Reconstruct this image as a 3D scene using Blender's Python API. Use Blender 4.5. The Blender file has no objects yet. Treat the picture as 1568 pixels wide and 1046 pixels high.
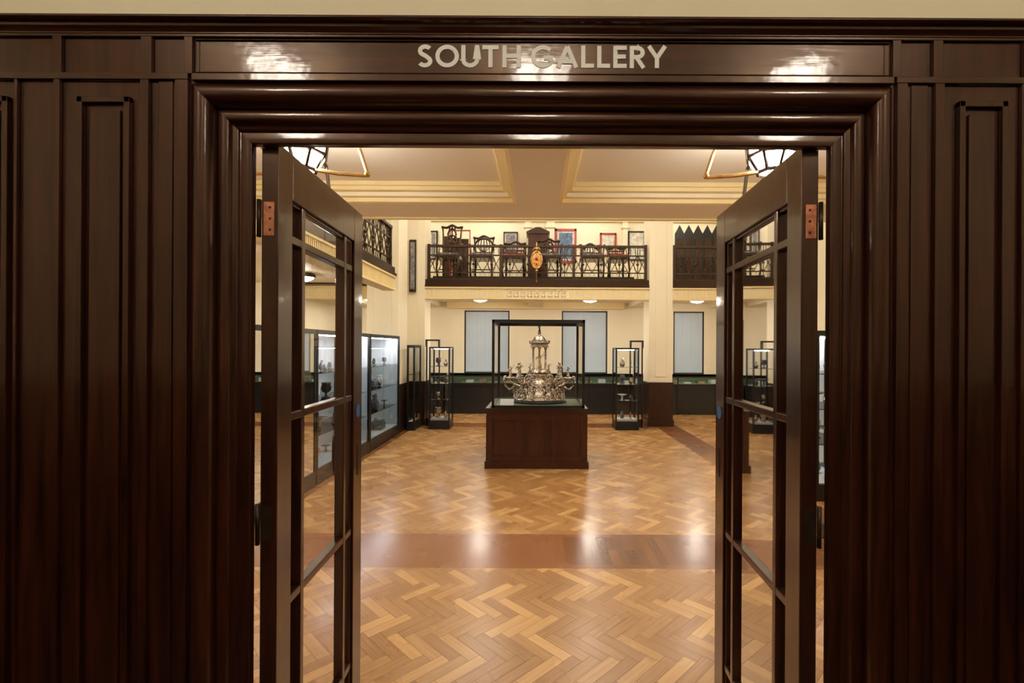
import bpy, math, random
from mathutils import Vector, Matrix
random.seed(7)
F=740.0; VX=822.0; VY=532.0; CH=1.5   # survey of the picture in 1568-px units, camera height 1.5 m
def PX(px,Y): return (px-VX)*Y/F
def PZ(py,Y): return CH+(VY-py)*Y/F

# ---------------------------------------------------------------- materials
def new_mat(name):
    m=bpy.data.materials.new(name); m.use_nodes=True
    nt=m.node_tree; nt.nodes.clear()
    out=nt.nodes.new('ShaderNodeOutputMaterial')
    return m,nt,out
def pbsdf(nt,out,**k):
    b=nt.nodes.new('ShaderNodeBsdfPrincipled')
    for a,v in k.items(): b.inputs[a.replace('_',' ')].default_value=v
    nt.links.new(b.outputs[0],out.inputs[0]); return b
def plain(name,col,rough=0.5,metal=0.0,coat=0.0,var=0.08,scale=8,bump=0.0):
    m,nt,out=new_mat(name)
    b=pbsdf(nt,out,Roughness=rough,Metallic=metal)
    b.inputs['Coat Weight'].default_value=coat
    tc=nt.nodes.new('ShaderNodeTexCoord'); n=nt.nodes.new('ShaderNodeTexNoise')
    n.inputs['Scale'].default_value=scale; n.inputs['Detail'].default_value=4
    nt.links.new(tc.outputs['Object'],n.inputs['Vector'])
    r=nt.nodes.new('ShaderNodeValToRGB')
    r.color_ramp.elements[0].position=.3; r.color_ramp.elements[1].position=.7
    r.color_ramp.elements[0].color=tuple(c*(1-var) for c in col)+(1,)
    r.color_ramp.elements[1].color=tuple(min(1,c*(1+var)) for c in col)+(1,)
    nt.links.new(n.outputs['Fac'],r.inputs['Fac']); nt.links.new(r.outputs[0],b.inputs['Base Color'])
    if bump:
        bp=nt.nodes.new('ShaderNodeBump'); bp.inputs['Strength'].default_value=bump; bp.inputs['Distance'].default_value=.01
        nt.links.new(n.outputs['Fac'],bp.inputs['Height']); nt.links.new(bp.outputs[0],b.inputs['Normal'])
    return m
def wood(name,c0,c1,rough=.25,coat=.6,axis='Z',scale=3.0,spec=.5):
    m,nt,out=new_mat(name)
    b=pbsdf(nt,out,Roughness=rough); b.inputs['Coat Weight'].default_value=coat; b.inputs['Coat Roughness'].default_value=.08
    b.inputs['Specular IOR Level'].default_value=spec; b.inputs['Specular Tint'].default_value=(1,.62,.45,1)
    tc=nt.nodes.new('ShaderNodeTexCoord'); mp=nt.nodes.new('ShaderNodeMapping')
    s=[14,14,14]; s['XYZ'.index(axis)]=.9
    mp.inputs['Scale'].default_value=s
    n=nt.nodes.new('ShaderNodeTexNoise'); n.inputs['Scale'].default_value=scale; n.inputs['Detail'].default_value=6; n.inputs['Roughness'].default_value=.62
    n.inputs['Distortion'].default_value=.4
    nt.links.new(tc.outputs['Object'],mp.inputs[0]); nt.links.new(mp.outputs[0],n.inputs['Vector'])
    r=nt.nodes.new('ShaderNodeValToRGB'); r.color_ramp.elements[0].position=.3; r.color_ramp.elements[1].position=.72
    r.color_ramp.elements[0].color=c0+(1,); r.color_ramp.elements[1].color=c1+(1,)
    nt.links.new(n.outputs['Fac'],r.inputs['Fac']); nt.links.new(r.outputs[0],b.inputs['Base Color'])
    n2=nt.nodes.new('ShaderNodeTexNoise'); n2.inputs['Scale'].default_value=9; n2.inputs['Detail'].default_value=3
    nt.links.new(tc.outputs['Object'],n2.inputs['Vector'])
    bp=nt.nodes.new('ShaderNodeBump'); bp.inputs['Strength'].default_value=.05; bp.inputs['Distance'].default_value=.004
    nt.links.new(n.outputs['Fac'],bp.inputs['Height'])
    bp2=nt.nodes.new('ShaderNodeBump'); bp2.inputs['Strength'].default_value=.10; bp2.inputs['Distance'].default_value=.012
    nt.links.new(n2.outputs['Fac'],bp2.inputs['Height']); nt.links.new(bp.outputs[0],bp2.inputs['Normal'])
    nt.links.new(bp2.outputs[0],b.inputs['Normal']); nt.links.new(bp2.outputs[0],b.inputs['Coat Normal'])
    return m
def glass(name,tint=(1,1,1),ior=1.45):
    m,nt,out=new_mat(name)
    t=nt.nodes.new('ShaderNodeBsdfTransparent'); t.inputs[0].default_value=tint+(1,)
    g=nt.nodes.new('ShaderNodeBsdfGlossy'); g.inputs['Roughness'].default_value=.02
    f=nt.nodes.new('ShaderNodeFresnel'); f.inputs[0].default_value=ior
    mx=nt.nodes.new('ShaderNodeMixShader')
    nt.links.new(f.outputs[0],mx.inputs[0]); nt.links.new(t.outputs[0],mx.inputs[1]); nt.links.new(g.outputs[0],mx.inputs[2])
    nt.links.new(mx.outputs[0],out.inputs[0]); return m
def emis(name,col,s):
    m,nt,out=new_mat(name)
    e=nt.nodes.new('ShaderNodeEmission'); e.inputs[0].default_value=col+(1,); e.inputs[1].default_value=s
    nt.links.new(e.outputs[0],out.inputs[0]); return m
M={}
M['mahog']=wood('mahogany_polished',(.0085,.0020,.0011),(.052,.0120,.0055),rough=.34,coat=.40)
M['mahogx']=wood('mahogany_polished_rail',(.0085,.0020,.0011),(.052,.0120,.0055),rough=.32,coat=.75,axis='X')
M['door']=wood('mahogany_door',(.012,.0038,.0023),(.050,.0135,.0072),rough=.28,coat=.55)
M['redwood']=wood('mahogany_cabinet',(.020,.007,.005),(.062,.019,.011),rough=.35,coat=.3)
M['darkwood']=wood('dark_panelling',(.010,.006,.004),(.034,.015,.010),rough=.35,coat=.3)
M['cream']=plain('cream_wall_paint',(.84,.755,.56),.6,var=.03,scale=2)
M['cream2']=plain('pale_ceiling_paint',(.87,.82,.71),.7,var=.02,scale=2)
M['yellow']=plain('yellow_moulding_paint',(.84,.68,.36),.5,var=.03,scale=3)
M['bronze']=plain('bronze_railing',(.045,.028,.018),.4,metal=.6,var=.3,scale=30)
M['rail']=plain('patinated_iron',(.06,.037,.022),.4,metal=.7,var=.4,scale=30)
M['black']=plain('black_metal_frame',(.012,.012,.013),.35,metal=.3,var=.2)
M['blackpanel']=plain('black_lacquer',(.010,.010,.011),.3,var=.2)
M['silver']=plain('silver',(.50,.43,.36),.20,metal=1.0,var=.6,scale=55,bump=.6)
M['gilt']=plain('gilt',(.65,.42,.16),.3,metal=1.0,var=.2,scale=30)
M['porcelain']=plain('porcelain',(.62,.66,.70),.2,var=.25,scale=30)
M['ceramic']=plain('dark_glazed_ceramic',(.10,.10,.13),.2,var=.7,scale=25)
M['white']=plain('white_lining',(.75,.77,.78),.6,var=.02)
M['blind']=plain('blue_grey_blind',(.50,.60,.70),.7,var=.03,scale=3)
M['green']=plain('green_baize',(.16,.22,.14),.8,var=.1,scale=60)
M['brass']=plain('copper_hinge',(.42,.16,.09),.4,metal=.8,var=.3,scale=60)
M['letter']=plain('cream_lettering',(.97,.95,.92),.8,var=.01)
M['blue']=plain('blue_sticker',(.02,.09,.30),.5,var=.05)
M['red']=plain('red_lacquer',(.38,.035,.02),.35,var=.15,scale=30)
M['orange']=plain('orange_enamel',(.62,.30,.07),.4,var=.5,scale=40)
M['paper']=plain('print_paper',(.62,.58,.50),.7,var=.35,scale=14)
M['paperblue']=plain('print_blue',(.10,.16,.26),.7,var=.7,scale=22)
M['papergrey']=plain('print_grey',(.20,.19,.19),.7,var=.6,scale=20)
M['glass']=glass('clear_glass')
M['shelfglass']=glass('shelf_glass',(.92,.96,.96))
LC=(1.0,.92,.80)
M['lamp']=emis('lantern_glass_lit',LC,112)
M['lamp2']=emis('ceiling_dome_lit',LC,150)
M['bowl']=emis('hall_fill_bowl',LC,58)  # glow of the added, unseen hall bowls
M['bowl2']=emis('balcony_fill_bowl',LC,30)  # weaker glow for the added bowls above the rear balcony
M['strip']=emis('case_light_strip',(.92,.96,1.0),52)
M['hall_lamp']=emis('lobby_lamp_lit',(1.0,.90,.74),84)
def floor_mat(name,ca,cb,rough=.2):
    m,nt,out=new_mat(name)
    b=pbsdf(nt,out,Roughness=rough); b.inputs['Coat Weight'].default_value=.22; b.inputs['Coat Roughness'].default_value=.17
    at=nt.nodes.new('ShaderNodeAttribute'); at.attribute_name='pc'
    uv=nt.nodes.new('ShaderNodeUVMap'); uv.uv_map='UVMap'
    mp=nt.nodes.new('ShaderNodeMapping'); mp.inputs['Scale'].default_value=(2.2,45,1)
    n=nt.nodes.new('ShaderNodeTexNoise'); n.inputs['Scale'].default_value=1.6; n.inputs['Detail'].default_value=6
    nt.links.new(uv.outputs[0],mp.inputs[0]); nt.links.new(mp.outputs[0],n.inputs['Vector'])
    ma=nt.nodes.new('ShaderNodeMath'); ma.operation='MULTIPLY_ADD'; ma.inputs[1].default_value=.6
    sep=nt.nodes.new('ShaderNodeSeparateColor'); nt.links.new(at.outputs['Color'],sep.inputs[0])
    mb=nt.nodes.new('ShaderNodeMath'); mb.operation='MULTIPLY'; mb.inputs[1].default_value=.58
    nt.links.new(sep.outputs[0],mb.inputs[0])
    nt.links.new(n.outputs['Fac'],ma.inputs[0]); nt.links.new(mb.outputs[0],ma.inputs[2])
    r=nt.nodes.new('ShaderNodeValToRGB'); r.color_ramp.elements[0].position=.1; r.color_ramp.elements[1].position=1.0
    r.color_ramp.elements[0].color=ca+(1,); r.color_ramp.elements[1].color=cb+(1,)
    nt.links.new(ma.outputs[0],r.inputs[0]); nt.links.new(r.outputs[0],b.inputs['Base Color'])
    n2=nt.nodes.new('ShaderNodeTexNoise'); n2.inputs['Scale'].default_value=2.5; n2.inputs['Detail'].default_value=5
    tc=nt.nodes.new('ShaderNodeTexCoord'); nt.links.new(tc.outputs['Object'],n2.inputs['Vector'])
    mr=nt.nodes.new('ShaderNodeMapRange'); mr.inputs[3].default_value=rough-.05; mr.inputs[4].default_value=rough+.12
    nt.links.new(n2.outputs['Fac'],mr.inputs[0]); nt.links.new(mr.outputs[0],b.inputs['Roughness'])
    n3=nt.nodes.new('ShaderNodeTexNoise'); n3.inputs['Scale'].default_value=14; n3.inputs['Detail'].default_value=2
    nt.links.new(tc.outputs['Object'],n3.inputs['Vector'])
    bp=nt.nodes.new('ShaderNodeBump'); bp.inputs['Strength'].default_value=.10; bp.inputs['Distance'].default_value=.006
    nt.links.new(n3.outputs['Fac'],bp.inputs['Height']); nt.links.new(bp.outputs[0],b.inputs['Normal']); nt.links.new(bp.outputs[0],b.inputs['Coat Normal'])
    return m
M['parq']=floor_mat('oak_parquet',(.26,.105,.028),(.68,.40,.155),.25)
M['parqd']=floor_mat('dark_parquet_border',(.095,.032,.010),(.27,.105,.036),.22)
M['gap']=plain('parquet_joint',(.06,.022,.008),.5)

# ---------------------------------------------------------------- mesh builder
class B:
    def __init__(s): s.v=[];s.f=[];s.m=[];s.sm=[];s.mats=[];s.M=Matrix.Identity(4)
    def mi(s,k):
        if k not in s.mats: s.mats.append(k)
        return s.mats.index(k)
    def add(s,vs,fs,mat,smooth=False):
        o=len(s.v); s.v+= [tuple(s.M@Vector(p)) for p in vs]
        i=s.mi(mat)
        for f in fs: s.f.append([o+a for a in f]); s.m.append(i); s.sm.append(smooth)
    def box(s,x0,x1,y0,y1,z0,z1,mat):
        if x0>x1:x0,x1=x1,x0
        if y0>y1:y0,y1=y1,y0
        if z0>z1:z0,z1=z1,z0
        vs=[(x0,y0,z0),(x1,y0,z0),(x1,y1,z0),(x0,y1,z0),(x0,y0,z1),(x1,y0,z1),(x1,y1,z1),(x0,y1,z1)]
        s.add(vs,[(0,3,2,1),(4,5,6,7),(0,1,5,4),(1,2,6,5),(2,3,7,6),(3,0,4,7)],mat)
    def quad(s,a,b,c,d,mat): s.add([a,b,c,d],[(0,1,2,3)],mat)
    def lathe(s,cx,cy,z0,prof,mat,seg=20,smooth=True,sx=1,sy=1):
        vs=[];fs=[];n=len(prof)
        for r,z in prof:
            for k in range(seg):
                a=2*math.pi*k/seg; vs.append((cx+r*math.cos(a)*sx,cy+r*math.sin(a)*sy,z0+z))
        for i in range(n-1):
            for k in range(seg):
                k2=(k+1)%seg; fs.append((i*seg+k,i*seg+k2,(i+1)*seg+k2,(i+1)*seg+k))
        fs.append(tuple(range(seg-1,-1,-1))); fs.append(tuple((n-1)*seg+k for k in range(seg)))
        s.add(vs,fs,mat,smooth)
    def tube(s,pts,r,mat,seg=6,smooth=True,closed=False):
        pts=[Vector(p) for p in pts]; n=len(pts); vs=[];fs=[]
        rr=r if isinstance(r,(list,tuple)) else [r]*n
        for i,p in enumerate(pts):
            if closed: t=pts[(i+1)%n]-pts[i-1]
            else: t=(pts[min(i+1,n-1)]-pts[max(i-1,0)])
            t.normalize()
            up=Vector((0,0,1)) if abs(t.z)<.9 else Vector((0,1,0))
            u=t.cross(up).normalized(); w=t.cross(u)
            for k in range(seg):
                a=2*math.pi*(k+.5)/seg; vs.append(tuple(p+rr[i]*(u*math.cos(a)+w*math.sin(a))))
        m=n if closed else n-1
        for i in range(m):
            j=(i+1)%n
            for k in range(seg):
                k2=(k+1)%seg; fs.append((i*seg+k,i*seg+k2,j*seg+k2,j*seg+k))
        if not closed:
            fs.append(tuple(range(seg-1,-1,-1))); fs.append(tuple((n-1)*seg+k for k in range(seg)))
        s.add(vs,fs,mat,smooth)
    def ball(s,c,r,mat,seg=12,sz=1.0):
        n=8; prof=[(max(1e-4,r*math.sin(math.pi*i/n)),-r*sz*math.cos(math.pi*i/n)) for i in range(n+1)]
        s.lathe(c[0],c[1],c[2],prof,mat,seg)
    def extr(s,poly,y0,y1,mat,plane='XZ'):
        n=len(poly)
        if plane=='XZ': vs=[(a,y0,b) for a,b in poly]+[(a,y1,b) for a,b in poly]
        elif plane=='YZ': vs=[(y0,a,b) for a,b in poly]+[(y1,a,b) for a,b in poly]
        else: vs=[(a,b,y0) for a,b in poly]+[(a,b,y1) for a,b in poly]
        fs=[tuple(range(n)),tuple(range(2*n-1,n-1,-1))]+[(i,i+n,(i+1)%n+n,(i+1)%n) for i in range(n)]
        s.add(vs,fs,mat)
    def done(s,name,bevel=0,parent=None,fixn=True,split=False):
        me=bpy.data.meshes.new(name)
        xs=[p[0] for p in s.v]; ys=[p[1] for p in s.v]; zs=[p[2] for p in s.v]
        o=Vector(((min(xs)+max(xs))/2,(min(ys)+max(ys))/2,min(zs)))
        me.from_pydata([tuple(Vector(p)-o) for p in s.v],[],s.f); 
        for k in s.mats: me.materials.append(M[k])
        for p,i,sm in zip(me.polygons,s.m,s.sm): p.material_index=i; p.use_smooth=sm
        me.update()
        if fixn:
            import bmesh
            bm=bmesh.new(); bm.from_mesh(me); bmesh.ops.recalc_face_normals(bm,faces=bm.faces); bm.to_mesh(me); bm.free()
        ob=bpy.data.objects.new(name,me); ob.location=o; bpy.context.collection.objects.link(ob)
        if bevel:
            bv=ob.modifiers.new('bevel','BEVEL'); bv.width=bevel; bv.segments=2; bv.limit_method='ANGLE'; bv.angle_limit=math.radians(40)
        if split:
            es=ob.modifiers.new('split','EDGE_SPLIT'); es.split_angle=math.radians(38)
        if parent: 
            ob.parent=parent; ob.location=o-parent.location
        return ob

# ---------------------------------------------------------------- floor
XL,XR,YB=-4.6,5.0,11.35
YF=1.220; WB=1.285; DC=.009      # lobby face / gallery face of the entrance screen, door axis
YM=3.85                # rear edge of the gallery over the entrance
def herring(name,x0,x1,y0,y1,mat,W=.064,n=4,z=.0):
    import bmesh
    bm=bmesh.new(); uvl=bm.loops.layers.uv.new('UVMap'); cl=bm.loops.layers.color.new('pc')
    c=math.sqrt(.5); L=W*n; g=.0008
    def emit(u0,u1,v0,v1,hor):
        pts=[(u0+g,v0+g),(u1-g,v0+g),(u1-g,v1-g),(u0+g,v1-g)]
        w=[((a+b)*c,(a-b)*c) for a,b in pts]
        if max(p[0] for p in w)<x0 or min(p[0] for p in w)>x1 or max(p[1] for p in w)<y0 or min(p[1] for p in w)>y1: return
        vs=[bm.verts.new((p[0],p[1],z)) for p in w]
        f=bm.faces.new(vs); r=random.random(); o=random.random()*20; o2=random.random()*20
        for l,(a,b) in zip(f.loops,pts):
            l[uvl].uv=((a+o,b+o2) if hor else (b+o,a+o2)); l[cl]=(r,r,r,1)
    R=int(22/W)
    for i in range(-R,R):
        for m in range(-R//(2*n)*2,R//(2*n)*2):
            y=i+2*n*m
            cx=(i+y)*W*c; cy=(i-y)*W*c
            if cx<x0-1 or cx>x1+1 or cy<y0-1 or cy>y1+1: continue
            emit(i*W,(i+n)*W,y*W,(y+1)*W,True); emit(i*W,(i+1)*W,(y+1)*W,(y+1+n)*W,False)
    for co,no in (((x0,0,0),(-1,0,0)),((x1,0,0),(1,0,0)),((0,y0,0),(0,-1,0)),((0,y1,0),(0,1,0))):
        bmesh.ops.bisect_plane(bm,geom=bm.verts[:]+bm.edges[:]+bm.faces[:],plane_co=co,plane_no=no,clear_outer=True)
    bmesh.ops.recalc_face_normals(bm,faces=bm.faces)
    for f in bm.faces:
        if f.normal.z<0: f.normal_flip()
    me=bpy.data.meshes.new(name); bm.to_mesh(me); bm.free(); me.materials.append(M[mat]); return me
def planks(x0,x1,y0,y1,mat,along,W=.07,L=.42,z=0.0):
    me=bpy.data.meshes.new('planks'); vs=[];fs=[];uv=[];col=[]
    if along=='Y': a0,a1,b0,b1=y0,y1,x0,x1
    else: a0,a1,b0,b1=x0,x1,y0,y1
    b=b0;k=0
    while b<b1-1e-4:
        be=min(b+W,b1); a=a0-(k%2)*L/2
        while a<a1-1e-4:
            s=max(a,a0); e=min(a+L,a1)
            if e-s>1e-3:
                q=[(s,b+.0006),(e-.001,b+.0006),(e-.001,be-.0006),(s,be-.0006)]
                o=len(vs); r=random.random(); r1=random.random()*20
                for p in q:
                    vs.append((p[0],p[1],z) if along=='X' else (p[1],p[0],z)); uv.append((p[0]+r1,p[1]+r1)); col.append(r)
                fs.append((o,o+1,o+2,o+3) if along=='X' else (o+3,o+2,o+1,o))
            a+=L
        b=be;k+=1
    me.from_pydata(vs,[],fs); u=me.uv_layers.new(name='UVMap'); c=me.color_attributes.new('pc','FLOAT_COLOR','CORNER')
    for p in me.polygons:
        for li in p.loop_indices:
            vi=me.loops[li].vertex_index; u.data[li].uv=uv[vi]; c.data[li].color=(col[vi],)*3+(1,)
    me.materials.append(M[mat]); return me
b=B(); b.box(XL,XR,YF+.0,YB,-.12,-.0015,'gap'); fl=b.done('floor')
def addfl(me,nm):
    o=bpy.data.objects.new(nm,me); bpy.context.collection.objects.link(o); o.parent=fl; o.location=-fl.location
bx=2.28; bw=.42
addfl(herring('parquet_entrance',-4.6,5.0,YF,3.28,'parq'),'parquet_entrance')
addfl(herring('parquet_main',-bx,bx,3.88,9.05,'parq'),'parquet_main')
addfl(herring('parquet_left',-4.6,-bx-bw,3.88,YB,'parq'),'parquet_left')
addfl(herring('parquet_right',bx+bw,5.0,3.88,YB,'parq'),'parquet_right')
addfl(herring('parquet_rear',-bx-bw,bx+bw,9.55,YB,'parq'),'parquet_rear')
addfl(planks(-4.6,5,3.28,3.34,'parqd','X',.06,.5),'border_front')
addfl(planks(-4.6,5,3.34,3.82,'parqd','Y',.065,.48),'border_front_core')
addfl(planks(-4.6,5,3.82,3.88,'parqd','X',.06,.5),'border_front_rear')
addfl(planks(-bx-bw,-bx,3.88,9.55,'parqd','X',.07,.42),'border_left')
addfl(planks(bx,bx+bw,3.88,9.55,'parqd','X',.07,.42),'border_right')
addfl(planks(-bx,bx,9.05,9.55,'parqd','Y',.07,.5),'border_rear')

# ---------------------------------------------------------------- gallery shell
def shell(name,*bx,bev=0):
    b=B()
    for q in bx: b.box(*q)
    return b.done(name,bev)
ZT=5.6
shell('wall_left',(XL-.15,XL,YF,YB+.15,-.1,ZT,'cream'))
shell('wall_right',(XR,XR+.15,YF,YB+.15,-.1,ZT,'cream'))
b=B()
wins=[(-3.6,-2.9),(PX(711,11.35),PX(780,11.35)),(PX(860,11.35),PX(930,11.35)),(PX(1031,11.35)+.0,PX(1078,11.35))]
wz0,wz1=.89,2.36
xs=XL
for a,c in wins:
    b.box(xs,a,YB,YB+.15,-.1,wz1,'cream'); b.box(a,c,YB,YB+.15,-.1,wz0,'cream'); xs=c
b.box(xs,XR,YB,YB+.15,-.1,wz1,'cream'); b.box(XL,XR,YB,YB+.15,wz1,ZT,'cream')
b.done('wall_back')
for a,c in wins:
    b=B(); t=.03
    b.box(a,a+t,YB+.01,YB+.07,wz0,wz1,'bronze'); b.box(c-t,c,YB+.01,YB+.07,wz0,wz1,'bronze')
    b.box(a,c,YB+.01,YB+.07,wz1-t,wz1,'bronze'); b.box(a,c,YB+.01,YB+.07,wz0,wz0+t,'bronze')
    n=int((c-a-2*t)/.09)
    w=(c-a-2*t)/n
    for i in range(n): b.box(a+t+i*w+.0005,a+t+(i+1)*w-.0005,YB+.03+.003*(i%2),YB+.045+.003*(i%2),wz0+t,wz1-t,'blind')
    b.done('window_%d'%(wins.index((a,c))+1))
# entrance screen wall with door opening
A0,H0=.768,2.040; KS,KT=.925,1.0
OW=A0+.085; OH=H0+.085
b=B()
b.box(-5.2,-OW+DC,YF,WB,-.1,ZT,'cream'); b.box(OW+DC,XR+.15,YF,WB,-.1,ZT,'cream')
b.box(-OW+DC,OW+DC,YF,WB,OH,ZT,'cream'); b.done('wall_front')
b=B(); b.box(XL,XR,WB,YB,ZT-.0,ZT+.15,'cream2'); b.done('ceiling')
# soffit over the entrance bay (underside of the front mezzanine)
ZS=2.65; ZBm=2.525
prof=[(.15,ZBm),(.175,2.530),(.180,2.556),(.205,2.562),(.210,2.588),(.240,2.594),(.248,2.618),(.258,2.622),(.258,ZS)]
def beamprof(b,c,y0,y1):
    pl=[(c-a,z) for a,z in prof]; pr=[(c+a,z) for a,z in prof]
    def q(p1,p2,mat): b.quad((p1[0],y0,p1[1]),(p1[0],y1,p1[1]),(p2[0],y1,p2[1]),(p2[0],y0,p2[1]),mat)
    for i in range(len(prof)-1): 
        mt='yellow' if i!=3 else 'cream'
        q(pl[i],pl[i+1],mt); q(pr[i],pr[i+1],mt)
    q(pl[0],pr[0],'cream2')
b=B(); b.box(XL,XR,WB,YM,ZS,2.80,'cream2'); 
b.done('floor_mezzanine_front')
b=B(); beamprof(b,.0,WB,3.46); beamprof(b,-2.45,WB,3.46); beamprof(b,2.45,WB,3.46)
b.done('trim_1',fixn=False)
b=B(); y=3.46
pts=[(y-(a-.15),z) for a,z in prof]
for i in range(len(pts)-1):
    b.quad((XL,pts[i][0],pts[i][1]),(XR,pts[i][0],pts[i][1]),(XR,pts[i+1][0],pts[i+1][1]),(XL,pts[i+1][0],pts[i+1][1]),'yellow' if i!=3 else 'cream')
b.box(XL,XR,y,YM,ZBm,ZS,'cream2'); b.box(XL,XR,YM-.035,YM,ZBm-.014,ZBm,'yellow')
b.done('trim_2')
# pillars
def pillar(x0,x1,y0,y1,zt=ZT,base='darkwood',z1=None):
    b=B(); b.box(x0,x1,y0,y1,.84,zt,'cream'); b.box(x0+.12,x1-.12,y0-.012,y0,.95,zt-.15,'cream')
    b.box(x0-.012,x1+.012,y0-.014,y1+.012,0,.84,base); b.box(x0-.03,x1+.03,y0-.03,y1+.03,0,.12,base); b.box(x0-.02,x1+.02,y0-.022,y1+.02,.80,.84,base)
    return b.done('pillar',.004)
PR0,PR1=PX(994,9.25),PX(1030,9.25)
pillar(PR0,PR1,9.26,9.75)
pillar(-2.70,-2.15,9.26,9.75)
pillar(-2.96,-2.405,8.40,8.95)
pillar(-2.75,-2.3,3.36,3.82,ZBm-.002)
pillar(2.3,2.75,3.36,3.82,ZBm-.002)
# balconies
def railing(b,L,zb,nb):
    T='rail'
    b.box(0,L,-.035,.035,zb+.745,zb+.785,T); b.box(0,L,-.015,.015,zb+.575,zb+.60,T); b.box(0,L,-.015,.015,zb+.245,zb+.265,T); b.box(0,L,-.015,.015,zb+.12,zb+.145,T)
    w=L/nb
    for i in range(nb+1):
        x=min(max(i*w,.02),L-.02); b.box(x-.025,x+.025,-.025,.025,zb,zb+.80,T)
    m=max(2,round(w/.33)); u=w/m
    for i in range(nb):
        for j in range(m):
            x=i*w+j*u
            b.tube([(x,0,zb+.255),(x+u/2,0,zb+.59),(x+u,0,zb+.255)],.009,T,5,False)
            b.tube([(x,0,zb+.59),(x+u/2,0,zb+.255),(x+u,0,zb+.59)],.009,T,5,False)
            b.tube([(x+u/2+.07*math.sin(t*math.pi/6)*1.0,.0,zb+.42+.16*math.cos(t*math.pi/6)) for t in range(12)],.007,T,5,True,True)
            b.box(x+u/2-.007,x+u/2+.007,-.007,.007,zb+.12,zb+.76,T)
            for k in range(4):
                xx=x+u*(k+.5)/4; b.box(xx-.006,xx+.006,-.006,.006,zb+.59,zb+.75,T)
                b.tube([(xx-.03,0,zb+.13),(xx,0,zb+.25),(xx+.03,0,zb+.13)],.005,T,4,False)
            b.ball((x+u/2,0,zb+.42),.028,T,8)
            b.tube([(x,0,zb+.60),(x+u/4,0,zb+.74),(x+u/2,0,zb+.60),(x+u*.75,0,zb+.74),(x+u,0,zb+.60)],.006,T,4,False)
def fascia(b,L,key):
    b.box(0,L,0,.2,2.66,2.80,'darkwood'); b.box(0,L,-.03,.2,2.655,2.70,'darkwood')
    b.box(0,L,0,.2,2.42,2.66,'cream'); b.box(0,L,-.025,0,2.625,2.655,'yellow'); b.box(0,L,-.02,0,2.42,2.45,'yellow')
    x=.04
    while x<L-.05:
        if not (key and key[0]<x<key[1]): b.box(x,x+.022,-.012,0,2.46,2.615,'yellow')
        x+=.045
    if key:
        x=key[0]+.03
        while x<key[1]-.1:
            for q in ((0,.11,.13,.145),(0,.015,.01,.145),(0,.08,.01,.025),(.065,.08,.01,.10),(.035,.08,.085,.10)):
                b.box(x+q[0],x+q[1],-.014,0,2.462+q[2],2.462+q[3],'yellow')
            x+=.13
b=B()
b.box(XL,XR,9.48,YB,2.55,2.80,'cream')
for x in (-3.9,-2.43,-.03,2.3,4.2): b.box(x-.16,x+.16,9.76,YB,2.44,2.56,'cream')
b.box(-2.1,2.03,YB-.12,YB,2.40,2.55,'yellow')
for s0,s1,k in ((-2.15,PR0,(1.55,2.75)),(PR1,XR,None),(XL,-2.70,None)):
    b.M=Matrix.Translation((s0,9.28,0)); fascia(b,s1-s0,k)
b.M=Matrix.Identity(4)
b.done('floor_mezzanine_rear')
for s0,s1,n in ((-2.12,PR0-.03,3),(PR1+.03,XR-.03,2),(XL+.03,-2.73,1)):
    b=B(); b.M=Matrix.Translation((s0,9.36,0)); railing(b,s1-s0,2.69,n)
    b.M=Matrix.Identity(4); b.done('guard_railing')
# side balcony left
XS=-2.34; YS=7.95
b=B(); b.M=Matrix.Translation((XS,YM,0))@Matrix.Rotation(math.pi/2,4,'Z'); fascia(b,YS-YM,None)
b.M=Matrix.Identity(4); b.box(XL,XS-.19,YM,YS,2.55,2.80,'cream'); b.box(XS-.2,XS,YS-.002,YS+.02,2.42,2.80,'cream'); b.done('floor_mezzanine_side')
b=B(); b.M=Matrix.Translation((XS-.07,YM+.03,0))@Matrix.Rotation(math.pi/2,4,'Z'); railing(b,YS-YM-.05,2.69,3); b.M=Matrix.Identity(4); b.done('guard_railing')
# front balcony edge
b=B(); b.box(XS,XR,YM-.08,YM+.0,2.80,2.84,'darkwood'); b.done('trim_3')
b=B(); b.M=Matrix.Translation((XS,YM-.04,0)); railing(b,XR-XS-.03,2.75,5); b.M=Matrix.Identity(4); b.done('guard_railing')

# lamps under balcony
def dome(x,y,z,mat='lamp2',r=.15,name='ceiling_lamp'):
    b=B(); b.lathe(x,y,z-.05,[(r+.02,.0),(r+.03,.02),(r+.02,.05)],'bronze',24)
    b.lathe(x,y,z-.11,[(.02,0),(r*.6,.012),(r*.9,.035),(r,.06)],mat,24)
    b.tube([(x+(r+.012)*math.cos(t*math.pi/12),y+(r+.012)*math.sin(t*math.pi/12),z-.05) for t in range(24)],.008,'gilt',5,True,True)
    b.ball((x,y,z-.115),.015,'gilt',8); b.done(name)
for x in (-3.45,-1.18,1.10,3.33): dome(x,10.05,2.55)
for yy in (5.0,7.0): dome(-3.4,yy,2.55)
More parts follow.
